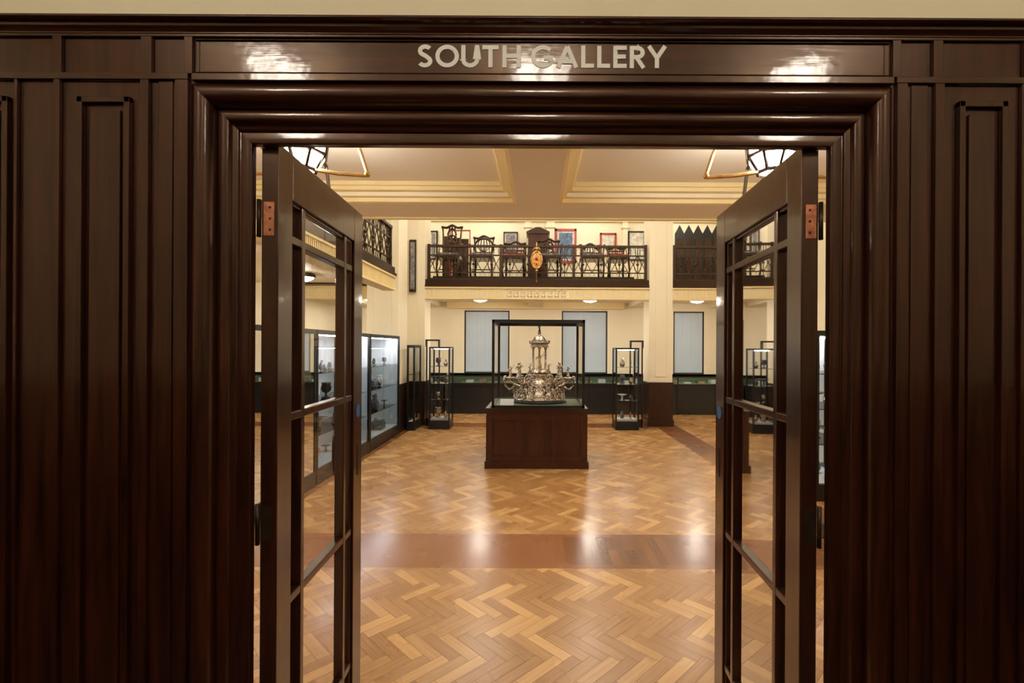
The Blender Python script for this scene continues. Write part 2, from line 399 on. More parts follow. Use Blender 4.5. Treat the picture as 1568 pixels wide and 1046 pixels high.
# bowl pendants added out of view to light the double-height hall
def bowl(x,y,z,mat='bowl'):
    b=B(); b.lathe(x,y,z,[(.02,0),(.14,.02),(.24,.07),(.30,.15),(.31,.17)],mat,28)
    b.tube([(x+.31*math.cos(t*math.pi/14),y+.31*math.sin(t*math.pi/14),z+.17) for t in range(28)],.014,'bronze',6,True,True)
    for k in range(3):
        a=k*2*math.pi/3; b.tube([(x+.3*math.cos(a),y+.3*math.sin(a),z+.17),(x,y,z+.45)],.006,'bronze',5)
    b.tube([(x,y,z+.44),(x,y,ZT-.02)],.01,'bronze',6); b.lathe(x,y,ZT-.04,[(.07,0),(.08,.04)],'bronze',16); b.done('added_bowl_lamp')
for y in (5.2,7.6): 
    for x in (-1.2,1.2): bowl(x,y,4.75)
for x in (-3.2,-1.1,1.1,3.4): bowl(x,10.4,4.75,'bowl2')
bowl(3.6,6.4,4.75)

# lanterns
def lantern(x,y,zb,zc,mat='lamp',k_=.56):
    b=B(); n=8; S=lambda v:v*k_
    pr=[(S(.12),0),(S(.21),S(.14)),(S(.23),S(.30)),(S(.19),S(.34))]
    b.lathe(x,y,zb,pr,mat,n,False)
    for k in range(n):
        a=2*math.pi*k/n; b.tube([(x+(r+.004)*math.cos(a),y+(r+.004)*math.sin(a),zb+z) for r,z in pr],S(.016),'bronze',5,False)
    for r,z in pr:
        b.tube([(x+(r+.004)*math.cos(2*math.pi*k/n),y+(r+.004)*math.sin(2*math.pi*k/n),zb+z) for k in range(n)],S(.017),'bronze',5,False,True)
    b.lathe(x,y,zb+S(.345),[(S(.20),0),(S(.21),S(.02)),(S(.10),S(.06)),(.02,zc-zb-S(.345)-.02),(.06,zc-zb-S(.345)-.01),(.06,zc-zb-S(.345))],'bronze',16)
    for k in range(4):
        a=k*math.pi/2; c,s=math.cos(a),math.sin(a)
        P=[(.12,.0),(.34,-.035),(.585,-.05),(.60,-.02),(.54,.16),(.52,.22),(.22,.37)]
        b.tube([(x+c*S(r),y+s*S(r),zb+S(z)) for r,z in P],S(.018),'bronze' if k%2 else 'gilt',6,False)
        b.ball((x+c*S(.6),y+s*S(.6),zb-S(.04)),S(.028),'gilt',8)
    return b.done('ceiling_lantern')
for x in (-1.20,1.19): lantern(x,2.45,2.395,ZS)
for x in (-3.5,3.6): lantern(x,2.45,2.395,ZS)  # extra outer pair, added out of view

# ---------------------------------------------------------------- lobby
LB=-3.2; LX=3.4; LZ=3.55
b=B(); b.box(-LX,LX,LB,YF,-.12,-.0,'redwood'); b.done('floor_lobby')
b=B(); b.box(-LX,LX,LB,YF,LZ,LZ+.1,'cream'); b.done('ceiling_lobby')
b=B(); b.box(-LX-.1,-LX,LB,YF,-.1,LZ,'cream'); b.box(-LX,-LX+.03,LB,YF,0,1.25,'darkwood'); b.done('wall_lobby_left')
b=B(); b.box(LX,LX+.1,LB,YF,-.1,LZ,'cream'); b.box(LX-.03,LX,LB,YF,0,1.25,'darkwood'); b.done('wall_lobby_right')
b=B(); b.box(-LX,LX,LB-.1,LB,-.1,LZ,'cream'); b.box(-LX,LX,LB,LB+.03,0,1.0,'darkwood')
for x in (-1.1,1.1): b.box(x-.5,x+.5,LB,LB+.04,1.0,2.5,'darkwood')
b.done('wall_lobby_back')
for x in (-1.80,0.0,1.84): lantern(x,-1.0,LZ-.36,LZ,'hall_lamp',.85)

# ---------------------------------------------------------------- mahogany panelling on lobby face
def W(px): return PX(px,YF-.02)
def Z(py): return PZ(py,YF-.02)
b=B()
zt=Z(31); ya=YF-.016
b.box(-LX,-OW+DC,ya,YF,0,zt,'mahog'); b.box(OW+DC,LX,ya,YF,0,zt,'mahog'); b.box(-OW+DC,OW+DC,ya,YF,OH,zt,'mahogx')
def R(x0,x1,y0,y1,t,m='mahog'): b.box(W(x0),W(x1),ya-t,ya,Z(y1),Z(y0),m)
FB=VY+CH*F/(YF-.02)
yc=YF-.04
def Zc(py): return PZ(py+5,yc)
cp=[(YF,Zc(23)),(YF-.050,Zc(23)),(YF-.052,Zc(27)),(YF-.046,Zc(30)),(YF-.038,Zc(31)),(YF-.036,Zc(35)),(YF-.030,Zc(38)),(YF-.026,Zc(41)),(YF-.026,Zc(43)),(YF,Zc(45))]
b.extr(cp,-LX,LX,'mahogx','YZ')
R(-1500,3200,48,60,.008,'mahogx')
xr0,xr1=-1500,3200
R(xr0,288,116,126,.010,'mahogx'); R(1369,xr1,116,126,.010,'mahogx'); R(293,1365,116,127,.010,'mahogx')
for a,c in ((215,232),(281,294),(1363,1376),(1425,1440),(80,94),(1563,1578),(-150,-135),(1790,1805)): R(a,c,60,117,.009)
for q in ((296,1361,62,64),(296,1361,112,114)): R(*q,.005,'mahogx')
for a,c in ((215,228),(268,288),(1370,1386),(1428,1442)): R(a,c,126,FB,.010)
for a,c in ((240,262),(1394,1420)): R(a,c,126,FB,.003)
def panel(x0,x1,y0,y1):
    R(x0,x1,y0-33,y0-26,.004)
    fr=9
    R(x0,x1,y0,y0+fr,.012); R(x0,x0+fr,y0,y1,.012); R(x1-fr,x1,y0,y1,.012); R(x0,x1,y1-fr,y1,.012)
    R(x0+fr+8,x1-fr-8,y0+fr+10,y1-fr-10,.006)
for k,(x0,x1) in enumerate(((119,200),(-90,14),(-330,-160),(1464,1538),(1668,1800),(1880,2050))):
    panel(x0,x1,153,1150)
for a,c in ((22,27),(82,92),(-130,-112),(1560,1570),(1640,1650),(1830,1842)): R(a,c,126,FB,.009)
R(xr0,268,1165,1190,.012,'mahogx'); R(1386,xr1,1165,1190,.012,'mahogx')
b.done('wall_panelling',.0018)
# architrave and jamb, swept moulding with mitred corners
pr=[(-.012,1.284),(-.012,1.266),(-.0112,1.2635),(-.009,1.262),(.003,1.2612),(.0165,1.262),(.0185,1.2605),(.0195,1.2555),(.0225,1.2525),(.028,1.2515),(.0325,1.249),(.034,1.244),
    (.0355,1.2385),(.039,1.2350),(.045,1.2332),(.052,1.2328),(.058,1.2335),(.0625,1.2355),(.0655,1.2385),(.0670,1.2330),(.0690,1.2240),(.0725,1.2150),(.0770,1.2085),
    (.0830,1.2035),(.0900,1.2008),(.0980,1.2000),(.1060,1.2010),(.1125,1.2038),(.1165,1.2080),(.1180,1.2130),(.1180,1.2220)]
b=B(); vs=[];fs=[];n=len(pr)
for d,y in pr:
    vs+=[(-A0-d*KS+DC,y,0),(-A0-d*KS+DC,y,H0+d*KT),(A0+d*KS+DC,y,H0+d*KT),(A0+d*KS+DC,y,0)]
for i in range(n-1):
    for k in range(3): fs.append((i*4+k,i*4+k+1,i*4+4+k+1,i*4+4+k))
fs_l=[f for j,f in enumerate(fs) if j%3!=1]; fs_t=[f for j,f in enumerate(fs) if j%3==1]
b.add(vs,fs_l,'mahog',True); b.add(vs,fs_t,'mahogx',True)
for s in (-1,1):
    b.box(s*(A0-.009)+DC,s*(OW)+DC,1.266,1.2838,0,H0+.0,'mahog')
b.box(-OW+DC,OW+DC,1.266,1.2838,H0-.010,OH,'mahogx')
b.done('door_frame',split=True)

# lettering
def arc(cx,cz,rx,rz,a0,a1,n=18):
    return [(cx+rx*math.cos(math.radians(a0+(a1-a0)*i/n)),cz+rz*math.sin(math.radians(a0+(a1-a0)*i/n))) for i in range(n+1)]
t=.19; h=t/2
G={}
G['O']=(1.02,[('c',arc(.51,.5,.51-h,.5+.01-h,0,360,36))])
G['U']=(.78,[('o',[(h,1),(h,.36)]+arc(.39,.36,.39-h,.36-h+.01,180,360,16)+[(.78-h,.36),(.78-h,1)])])
G['T']=(.70,[('o',[(0,1-h),(.70,1-h)]),('o',[(.35,1-h),(.35,0)])])
G['H']=(.80,[('o',[(h,0),(h,1)]),('o',[(.80-h,0),(.80-h,1)]),('o',[(h,.52),(.80-h,.52)])])
G['G']=(.95,[('o',arc(.51,.5,.51-h,.51-h,42,330,30)+[(.95-h,.30),(.95-h,.43)]),('o',[(.95,.44),(.55,.44)])])
G['A']=(.96,[('o',[(.085,0),(.48,.96)]),('o',[(.875,0),(.48,.96)]),('o',[(.22,.28),(.74,.28)])])
G['L']=(.56,[('o',[(h,1),(h,0)]),('o',[(h,h),(.56,h)])])
G['E']=(.58,[('o',[(h,1),(h,0)]),('o',[(h,h),(.58,h)]),('o',[(h,.51),(.54,.51)]),('o',[(h,1-h),(.58,1-h)])])
G['R']=(.66,[('o',[(h,0),(h,1)]),('o',[(h,1-h),(.33,1-h)]+arc(.33,.70,.30-h+.02,.3-h,90,-90,14)+[(h,.40+h)]),('o',[(.30,.46),(.60,0)])])
G['Y']=(.84,[('o',[(.07,1),(.42,.46)]),('o',[(.77,1),(.42,.46)]),('o',[(.42,.50),(.42,0)])])
G['S']=(.62,[('o',arc(.32,.735,.235,.185,35,90,6)+arc(.32,.735,.225,.185,90,235,12)[1:]+[(.33,.51)]+arc(.30,.27,.235,.19,55,-90,12)+arc(.30,.27,.24,.19,-90,-150,7)[1:])])
def ribbon(b,pts,closed,w,O,s,y0,y1,mat):
    P=[Vector((p[0],0,p[1])) for p in pts]
    if closed: P=P[:-1]
    n=len(P); L=[];Rr=[]
    for i in range(n):
        if closed: d1=(P[i]-P[i-1]).normalized(); d2=(P[(i+1)%n]-P[i]).normalized()
        else:
            d1=(P[i]-P[i-1]).normalized() if i>0 else (P[1]-P[0]).normalized()
            d2=(P[i+1]-P[i]).normalized() if i<n-1 else d1
        t_=(d1+d2).normalized(); nn=Vector((-t_.z,0,t_.x)); k=1/max(.5,nn.dot(Vector((-d1.z,0,d1.x))))
        L.append(P[i]+nn*w*k/2); Rr.append(P[i]-nn*w*k/2)
    vs=[];fs=[]
    for y in (y0,y1):
        for q in L+Rr: vs.append((O[0]+q.x*s,y,O[1]+q.z*s))
    m=n if closed else n-1
    for i in range(m):
        j=(i+1)%n; fs+=[(i,j,n+j,n+i),(2*n+i,3*n+i,3*n+j,2*n+j),(i,2*n+i,2*n+j,j),(n+i,n+j,3*n+j,3*n+i)]
    if not closed: fs+=[(0,n,3*n,2*n),(n-1,3*n-1,4*n-1,2*n-1)]
    b.add(vs,fs,mat)
b=B(); cap=Z(69)-Z(103)
txt='SOUTH GALLERY'; xs=0; lay=[]
for i,ch in enumerate(txt):
    if ch==' ': xs+=.30; continue
    lay.append((ch,xs)); gp=.13
    if ch in 'ORA': gp=.09
    if ch=='A': gp=.11
    if ch=='T': gp=.16
    xs+=G[ch][0]+gp
tot=xs-gp; s=(W(1019)-W(637))/tot; 
for ch,x in lay:
    for kk,(ty,pts) in enumerate(G[ch][1]):
        ribbon(b,[(p[0]*s/cap,p[1]) for p in pts],ty=='c',t,(W(637)+x*s,Z(102.5)),cap,ya-.0015-.0003*kk,ya+.001,'letter')
b.done('south_gallery_sign')

# ---------------------------------------------------------------- doors
def leaf(side,name):
    # local: x from hinge (0) to free (w), y thickness 0..th (0 = side facing the doorway), z up
    w=.715; th=.044; top=2.045
    root=bpy.data.objects.new(name,None); bpy.context.collection.objects.link(root)
    hx=-.702+DC if side<0 else .697+DC
    ang=math.pi/2+math.radians(2.6) if side<0 else math.pi/2-math.radians(3.0)
    root.location=(0,0,0)
    Mx=Matrix.Translation((hx,1.292,0))@Matrix.Rotation(ang,4,'Z')
    if side>0: Mx=Mx@Matrix.Scale(-1,4,(0,1,0))
    b=B(); b.M=Mx
    sh,sf,tr=.085,.10,.13
    b.box(0,sh,0,th,.008,top,'door'); b.box(w-sf,w,0,th,.008,top,'door'); b.box(sh,w-sf,0,th,top-tr,top,'door'); b.box(sh,w-sf,0,th,.008,.16,'door')
    gx0,gx1=sh,w-sf; zr=[.245,.772,1.298,1.805]; m=.024; vx=[gx0+.085,gx1-.085]
    for z in zr: b.box(gx0,gx1,.006,th-.006,z-m/2,z+m/2,'door')
    for x in vx: b.box(x-m/2,x+m/2,.005,th-.005,.16,top-tr,'door')
    for (xa,xb) in ((gx0,gx0+.010),(gx1-.010,gx1)):
        b.box(xa,xb,.010,th-.010,.16,top-tr,'door')
    b.box(gx0,gx1,.010,th-.010,top-tr-.010,top-tr,'door'); b.box(gx0,gx1,.010,th-.010,.16,.17,'door')
    o=b.done('joinery',.003); o.parent=root
    b=B(); b.M=Mx; xx=[gx0]+vx+[gx1]; zz=[.16]+zr+[top-tr]
    for i in range(3):
        for j in range(5):
            b.quad((xx[i],th/2,zz[j]),(xx[i+1],th/2,zz[j]),(xx[i+1],th/2,zz[j+1]),(xx[i],th/2,zz[j+1]),'glass')
    b.done('panes',fixn=False).parent=root
    b=B(); b.M=Mx
    for z in (.25,1.84):
        b.box(-.0015,.0005,.010,th-.006,z-.045,z+.045,'brass'); b.tube([(-.004,th+.004,z-.05),(-.004,th+.004,z+.05)],.006,'bronze',8)
        for q in (-.03,0,.03): b.box(-.0022,-.001,.018,.024,z+q-.003,z+q+.003,'black')
    b.box(-.0015,.0005,.010,th-.006,.98,1.07,'bronze'); b.tube([(-.004,th+.004,.97),(-.004,th+.004,1.08)],.006,'bronze',8)
    b.box(w-.055,w-.040,-.002,0,.98,1.10,'bronze')
    yy,sg=th,1
    b.box(w-.065,w-.030,yy,yy+sg*.003,.93,1.15,'bronze')
    b.tube([(w-.048,yy,1.07),(w-.048,yy+sg*.045,1.07)],.008,'bronze',8); 
    b.tube([(w-.048,yy+sg*.045,.98),(w-.048,yy+sg*.05,1.03),(w-.048,yy+sg*.05,1.11),(w-.048,yy+sg*.045,1.14)],.009,'bronze',8)
    b.tube([(w-.05,-.0005,1.24),(w-.05,-.002,1.24)],.026,'blue',24,False)
    b.done('ironmongery').parent=root
leaf(-1,'door_1'); leaf(1,'door_2')

# ---------------------------------------------------------------- central vitrine
vx0,vx1=PX(744,5.97),PX(901,5.97); vy0,vy1=5.97,7.0
b=B()
b.box(vx0+.02,vx1-.02,vy0+.02,vy1-.02,.08,.70,'redwood'); b.box(vx0-.01,vx1+.01,vy0-.01,vy1+.01,0,.09,'redwood')
b.box(vx0,vx1,vy0,vy1,.70,.745,'darkwood'); b.box(vx0+.01,vx1-.01,vy0+.01,vy1-.01,.665,.70,'redwood')
wd=vx1-vx0
for a in (0.02,.31,.645,.93):
    b.box(vx0+a*wd,vx0+(a+.05)*wd,vy0-.004,vy0+.02,.09,.665,'redwood')
for a in (.395,.58): b.box(vx0+a*wd,vx0+(a+.022)*wd,vy0+.006,vy0+.02,.16,.59,'darkwood')
b.box(vx0+.07*wd,vx0+.93*wd,vy0+.002,vy0+.02,.60,.665,'redwood'); b.box(vx0+.07*wd,vx0+.93*wd,vy0+.002,vy0+.02,.09,.15,'redwood')
for yy in (vy0+.02,vy0+.33,vy0+.62,vy1-.09):
    for xx in (vx0+.005,vx1-.02): b.box(xx,xx+.015,yy,yy+.06,.09,.665,'redwood')
b.box(vx0+.05,vx1-.05,vy0+.05,vy1-.05,.745,.765,'green')
gx0,gx1=PX(753,5.99),PX(896,5.99); gy0,gy1=vy0+.04,vy1-.04; zt=1.845; p=.032
for x in (gx0,gx1-p):
    for y in (gy0,gy1-p): b.box(x,x+p,y,y+p,.745,zt,'black')
for z in (.745,zt-.04):
    b.box(gx0,gx1,gy0,gy0+p,z,z+.04-.01*(z<1),'black'); b.box(gx0,gx1,gy1-p,gy1,z,z+.03,'black')
    b.box(gx0,gx0+p,gy0,gy1,z,z+.03,'black'); b.box(gx1-p,gx1,gy0,gy1,z,z+.03,'black')
q=p/2
b.quad((gx0+q,gy0+q,.76),(gx1-q,gy0+q,.76),(gx1-q,gy0+q,zt),(gx0+q,gy0+q,zt),'glass')
b.quad((gx0+q,gy1-q,.76),(gx1-q,gy1-q,.76),(gx1-q,gy1-q,zt),(gx0+q,gy1-q,zt),'glass')
b.quad((gx0+q,gy0+q,.76),(gx0+q,gy1-q,.76),(gx0+q,gy1-q,zt),(gx0+q,gy0+q,zt),'glass')
b.quad((gx1-q,gy0+q,.76),(gx1-q,gy1-q,.76),(gx1-q,gy1-q,zt),(gx1-q,gy0+q,zt),'glass')
b.quad((gx0+q,gy0+q,zt-.01),(gx1-q,gy0+q,zt-.01),(gx1-q,gy1-q,zt-.01),(gx0+q,gy1-q,zt-.01),'glass')
b.add([(gx0+.10,gy0+.06,.766),(gx0+.27,gy0+.06,.766),(gx0+.27,gy0+.14,.84),(gx0+.10,gy0+.14,.84),(gx0+.10,gy0+.15,.766),(gx0+.27,gy0+.15,.766)],[(0,1,2,3),(3,2,5,4),(0,3,4),(1,5,2)],'white')
b.done('display_plinth_case',fixn=True)

def figure(b,x,y,z,h,mat='silver',arm=1,dirx=0):
    b.lathe(x,y,z,[(h*.16,0),(h*.17,.05*h),(h*.12,.25*h),(h*.10,.45*h),(h*.075,.55*h),(h*.11,.70*h),(h*.115,.76*h),(h*.04,.82*h),(h*.035,.85*h)],mat,10)
    b.ball((x,y,z+h*.92),h*.075,mat,8,1.15)
    b.tube([(x-h*.10,y,z+h*.77),(x-h*.21,y-h*.05,z+h*.62),(x-h*.12,y-h*.16,z+h*.52)],[h*.035,h*.03,h*.022],mat,6)
    b.tube([(x+h*.10,y,z+h*.77),(x+h*.23,y-h*.02,z+h*(.77+.1*arm)),(x+h*.27,y-h*.05,z+h*(.9+.2*arm))],[h*.035,h*.03,h*.022],mat,6)
def scroll(b,x,y,z,sx,sy,s,mat='silver'):
    pts=[]
    for i in range(22):
        tt=i/21; a=-1.2+tt*6.2; r=s*(1-.75*tt)
        pts.append((r*math.cos(a),r*math.sin(a)))
    b.tube([(x+sx*(p[0]+s*.2),y+sy*(p[0]+s*.2),z+p[1]) for p in pts],[s*.16*(1-.5*i/21) for i in range(22)],mat,6)
b=B(); cx,cy,cz=.035,6.48,.766
b.lathe(cx,cy,cz,[(.36,0),(.37,.012),(.355,.03),(.33,.035)],'black',32,True,1,.8)
b.lathe(cx,cy,cz+.03,[(.33,0),(.34,.02),(.31,.035),(.30,.05),(.31,.07),(.27,.09),(.24,.14),(.22,.18),(.23,.21),(.20,.23),(.17,.27),(.15,.30),(.17,.33),(.16,.355),(.15,.37)],'silver',28,True,1,.8)
for k in range(12):
    a=k*math.pi/6+.26; c,s=math.cos(a),math.sin(a)
    scroll(b,cx+.26*c,cy+.21*s,cz+.10,c,s*.8,.055); b.ball((cx+.31*c,cy+.25*s,cz+.05),.03,'silver',8)
    b.tube([(cx+.22*c,cy+.18*s,cz+.22),(cx+.28*c,cy+.23*s,cz+.17),(cx+.30*c,cy+.25*s,cz+.12)],.013,'silver',6)
    b.ball((cx+.20*c,cy+.16*s,cz+.245+.02*(k%2)),.025,'gilt' if k%3==0 else 'silver',8)
for k in range(8):
    a=k*math.pi/4+.39; c,s=math.cos(a),math.sin(a)
    figure(b,cx+.245*c,cy+.19*s,cz+.17,.16+.03*(k%2),arm=(-1)**k)
    scroll(b,cx+.16*c,cy+.13*s,cz+.33,c,s,.04)
for sg in (-1,1):
    b.tube([(cx+sg*.15,cy,cz+.24),(cx+sg*.24,cy,cz+.20),(cx+sg*.33,cy,cz+.235),(cx+sg*.385,cy,cz+.30)],[.028,.022,.018,.022],'silver',8)
    b.lathe(cx+sg*.385,cy,cz+.29,[(.015,0),(.05,.02),(.075,.035),(.06,.045),(.03,.05)],'silver',14)
    figure(b,cx+sg*.385,cy,cz+.335,.15,arm=1)
    b.tube([(cx+sg*.30,cy,cz+.22),(cx+sg*.40,cy-.03,cz+.17),(cx+sg*.455,cy,cz+.22),(cx+sg*.46,cy,cz+.28)],.012,'silver',6)
    b.lathe(cx+sg*.46,cy,cz+.28,[(.012,0),(.035,.012),(.02,.03),(.022,.06),(.012,.075)],'silver',10)
    for yy in (-.17,.17):
        b.tube([(cx+sg*.12,cy+yy*.6,cz+.25),(cx+sg*.24,cy+yy,cz+.24),(cx+sg*.27,cy+yy,cz+.31)],.014,'silver',6)
        b.lathe(cx+sg*.27,cy+yy,cz+.31,[(.012,0),(.045,.015),(.03,.03),(.01,.035)],'silver',12); figure(b,cx+sg*.27,cy+yy,cz+.335,.20,arm=-1)
    scroll(b,cx+sg*.30,cy,cz+.20,sg,0,.05); scroll(b,cx+sg*.19,cy-.1,cz+.27,sg,0,.045)
    # small figures and foliage filling the lower tier
    for dx,dy,zz,hh in ((.20,-.20,.06,.13),(.29,-.12,.06,.12),(.09,-.24,.06,.15),(.33,0,.06,.12),(.14,-.16,.24,.12)):
        figure(b,cx+sg*dx,cy+dy,cz+zz,hh,'silver',arm=sg)
b.lathe(cx,cy,cz+.39,[(.155,0),(.155,.02),(.13,.03),(.12,.05)],'silver',24)
for k in range(6):
    a=k*math.pi/3+math.pi/6; c,s=math.cos(a),math.sin(a); x,y=cx+.095*c,cy+.095*s
    b.lathe(x,y,cz+.43,[(.022,0),(.022,.015),(.015,.02),(.014,.15),(.012,.27),(.018,.28),(.024,.30),(.024,.31)],'silver',10)
    figure(b,cx+.145*c,cy+.145*s,cz+.41,.10)
figure(b,cx,cy,cz+.44,.22,'gilt')
b.lathe(cx,cy,cz+.735,[(.125,0),(.125,.015),(.115,.02),(.118,.045),(.14,.055),(.145,.07),(.115,.075)],'silver',28)
b.lathe(cx,cy,cz+.805,[(.105,0),(.10,.02),(.085,.05),(.06,.075),(.03,.09),(.02,.095),(.018,.11),(.03,.12),(.015,.135)],'silver',24)
for k in range(8):
    a=k*math.pi/4; b.ball((cx+.13*math.cos(a),cy+.13*math.sin(a),cz+.82),.014,'silver',6)
figure(b,cx,cy,cz+.935,.11,'black')
b.done('silver_centrepiece')

# ---------------------------------------------------------------- cases
def case(name,x0,x1,y0,y1,zb,zt,shelves,back=None,mull_y=(),p=.03,strip=True,head=.05):
    b=B()
    b.box(x0,x1,y0,y1,0,zb,'black'); b.box(x0,x1,y0,y1,zt-head,zt,'black')
    for x in (x0,x1-p):
        for y in (y0,y1-p): b.box(x,x+p,y,y+p,zb,zt-head,'black')
    for y in mull_y: b.box(x1-p,x1,y-p/2,y+p/2,zb,zt-head,'black'); b.box(x0,x0+p,y-p/2,y+p/2,zb,zt-head,'black')
    b.box(x0+p,x1-p,y0+p,y1-p,zb,zb+.01,'white')
    q=.008; za,zc=zb,zt-head
    if back!='x': b.quad((x0+q,y0,za),(x0+q,y1,za),(x0+q,y1,zc),(x0+q,y0,zc),'glass')
    if back!='X': b.quad((x1-q,y0,za),(x1-q,y1,za),(x1-q,y1,zc),(x1-q,y0,zc),'glass')
    b.quad((x0,y0+q,za),(x1,y0+q,za),(x1,y0+q,zc),(x0,y0+q,zc),'glass')
    if name=='glazed_display_case': b.box(x0+.02,x1-p,y1-.02,y1-.005,za,zc,'white')
    else: b.quad((x0,y1-q,za),(x1,y1-q,za),(x1,y1-q,zc),(x0,y1-q,zc),'glass')
    if back=='x': b.box(x0,x0+.02,y0,y1,za,zc,'white')
    if back=='X': b.box(x1-.02,x1,y0,y1,za,zc,'white')
    for z in shelves: b.box(x0+.03,x1-.03,y0+.03,y1-.03,z-.004,z+.004,'shelfglass')
    if strip:
        if (y1-y0)>(x1-x0)*1.5: b.box(x1-.11,x1-.05,y0+.05,y1-.05,zc-.012,zc-.001,'strip')
        else: b.box(x0+.05,x1-.05,y0+.05,y0+.08,zc-.012,zc-.001,'strip')
    return b.done(name,0)
def vessel(b,x,y,z,h,kind,mat):
    if kind==0: b.lathe(x,y,z,[(.25*h,0),(.27*h,.03*h),(.07*h,.12*h),(.06*h,.3*h),(.25*h,.42*h),(.30*h,.6*h),(.24*h,.8*h),(.27*h,.9*h),(.22*h,.92*h)],mat,14)
    elif kind==1: b.lathe(x,y,z,[(.18*h,0),(.30*h,.2*h),(.34*h,.45*h),(.20*h,.72*h),(.10*h,.85*h),(.15*h,1*h),(.12*h,1.0*h)],mat,14)
    elif kind==2: b.lathe(x,y,z,[(.25*h,0),(.12*h,.04*h),(.10*h,.5*h),(.13*h,.55*h),(.6*h,.72*h),(.62*h,.74*h),(.1*h,.62*h)],mat,18)
    elif kind==3: b.lathe(x,y,z,[(.2*h,0),(.22*h,.04*h),(.06*h,.1*h),(.05*h,.7*h),(.12*h,.75*h),(.05*h,.8*h),(.10*h,1.0*h),(.08*h,1.0*h)],mat,12)
    elif kind==4:
        b.lathe(x,y,z,[(.2*h,0),(.3*h,.25*h),(.28*h,.5*h),(.14*h,.75*h),(.18*h,1*h),(.15*h,1*h)],mat,14)
        b.tube([(x,y+.15*h,z+.9*h),(x,y+.4*h,z+.85*h),(x,y+.45*h,z+.55*h),(x,y+.28*h,z+.3*h)],.03*h,mat,6)
    elif kind==5: # upright dish on a stand
        b.tube([(x-.004,y,z+.5*h),(x+.012,y,z+.5*h)],.48*h,mat,20,False); b.tube([(x-.06,y,z+.005),(x-.01,y,z+.5*h)],.005,'black',5); b.box(x-.06,x+.04,y-.03,y+.03,z,z+.01,'black')
    elif kind==6: # casket
        b.box(x-.5*h,x+.5*h,y-.6*h,y+.6*h,z,z+.5*h,mat); b.extr([(x-.52*h,z+.5*h),(x+.52*h,z+.5*h),(x+.3*h,z+.75*h),(x-.3*h,z+.75*h)],y-.62*h,y+.62*h,mat); b.ball((x,y,z+.8*h),.06*h,'gilt',8)
sx0,sx1=-2.88,-2.36
for (ya_,yb_,mm) in ((4.0,5.18,()),(5.2,6.85,(6.03,)),(6.87,8.32,())):
    case('glazed_display_case',sx0,sx1,ya_,yb_,.16,1.68,(.52,.86,1.2),'x',mull_y=mm)
for (ya_,yb_) in ((4.0,5.18),(5.2,6.85),(6.87,8.32)):
    b=B()
    for z,hh in ((.175,.20),(.528,.22),(.868,.22),(1.208,.18)):
        y=ya_+.2
        while y<yb_-.15:
            h=hh*random.uniform(.4,1); vessel(b,-2.6+random.uniform(-.08,.1),y,z+.0,h,random.choice((0,1,2,3,4,5,6)),random.choice(('silver','silver','ceramic','ceramic','porcelain','gilt','bronze')))
            y+=random.uniform(.19,.27)
    b.done('silverware_collection')
def fcase(x0,x1,bx0,bx1):
    y0=8.78; y1=9.17
    b=B(); p=.026
    b.box(x0,x1,y0,y1,0,.16,'black'); b.box(x0,x1,y0,y1,1.47,1.50,'black')
    for x in (x0,x1-p):
        for y in (y0,y1-p): b.box(x,x+p,y,y+p,.16,1.47,'black')
    t=.022
    b.box(bx0,bx0+t,y1,y1+.03,0,1.64,'black'); b.box(bx1-t,bx1,y1,y1+.03,0,1.64,'black'); b.box(bx0,bx1,y1-.06,y1+.03,1.61,1.64,'black'); b.box(bx0,bx1,y1,y1+.03,0,.14,'black')
    b.box(bx0,bx0+t,y1-.06,y1,1.50,1.62,'black');b.box(bx1-t,bx1,y1-.06,y1,1.50,1.62,'black')
    b.box(x0+p,x1-p,y0+p,y1-p,.16,.19,'white')
    q=.01
    for X in (x0+q,x1-q): b.quad((X,y0,.16),(X,y1,.16),(X,y1,1.48),(X,y0,1.48),'glass')
    for Y in (y0+q,y1-q): b.quad((x0,Y,.16),(x1,Y,.16),(x1,Y,1.48),(x0,Y,1.48),'glass')
    b.box(x0+.06,x1-.06,y0+.15,y0+.19,1.458,1.468,'strip')
    for z in (.52,.83,1.14): b.box(x0+.03,x1-.03,y0+.03,y1-.03,z-.004,z+.004,'shelfglass')
    o=b.done('pillar_display_case')
    b=B()
    for z in (.194,.526,.836,1.146):
        vessel(b,(x0+x1)/2-.06,(y0+y1)/2,z,random.uniform(.12,.22),random.choice((0,2,1,4)),random.choice(('porcelain','ceramic','silver'))); vessel(b,(x0+x1)/2+.09,(y0+y1)/2-.05,z,.12,random.choice((1,3)),random.choice(('ceramic','silver')))
    b.done('porcelain_set')
fcase(PX(657,8.78),PX(689,8.78),PX(653,9.2),PX(674,9.2))
fcase(PX(943,8.78),PX(979,8.78),PX(964,9.2),PX(984,9.2))
case('slim_display_case',PX(625,8.7),PX(637,8.7)+.0,8.62,9.1,.16,1.53,(.6,1.0),None,strip=False)
case('tall_display_case',2.75,3.25,4.75,6.1,.16,1.68,(.55,.9,1.25),'X',mull_y=(5.4,))
b=B(); 
for z in (.175,.558,.908,1.258):
    for y in (4.95,5.2,5.6,5.85): vessel(b,3.0,y,z,.2*random.uniform(.7,1),random.choice((0,1,2,4)),random.choice(('silver','porcelain','ceramic')))
b.done('porcelain_set')

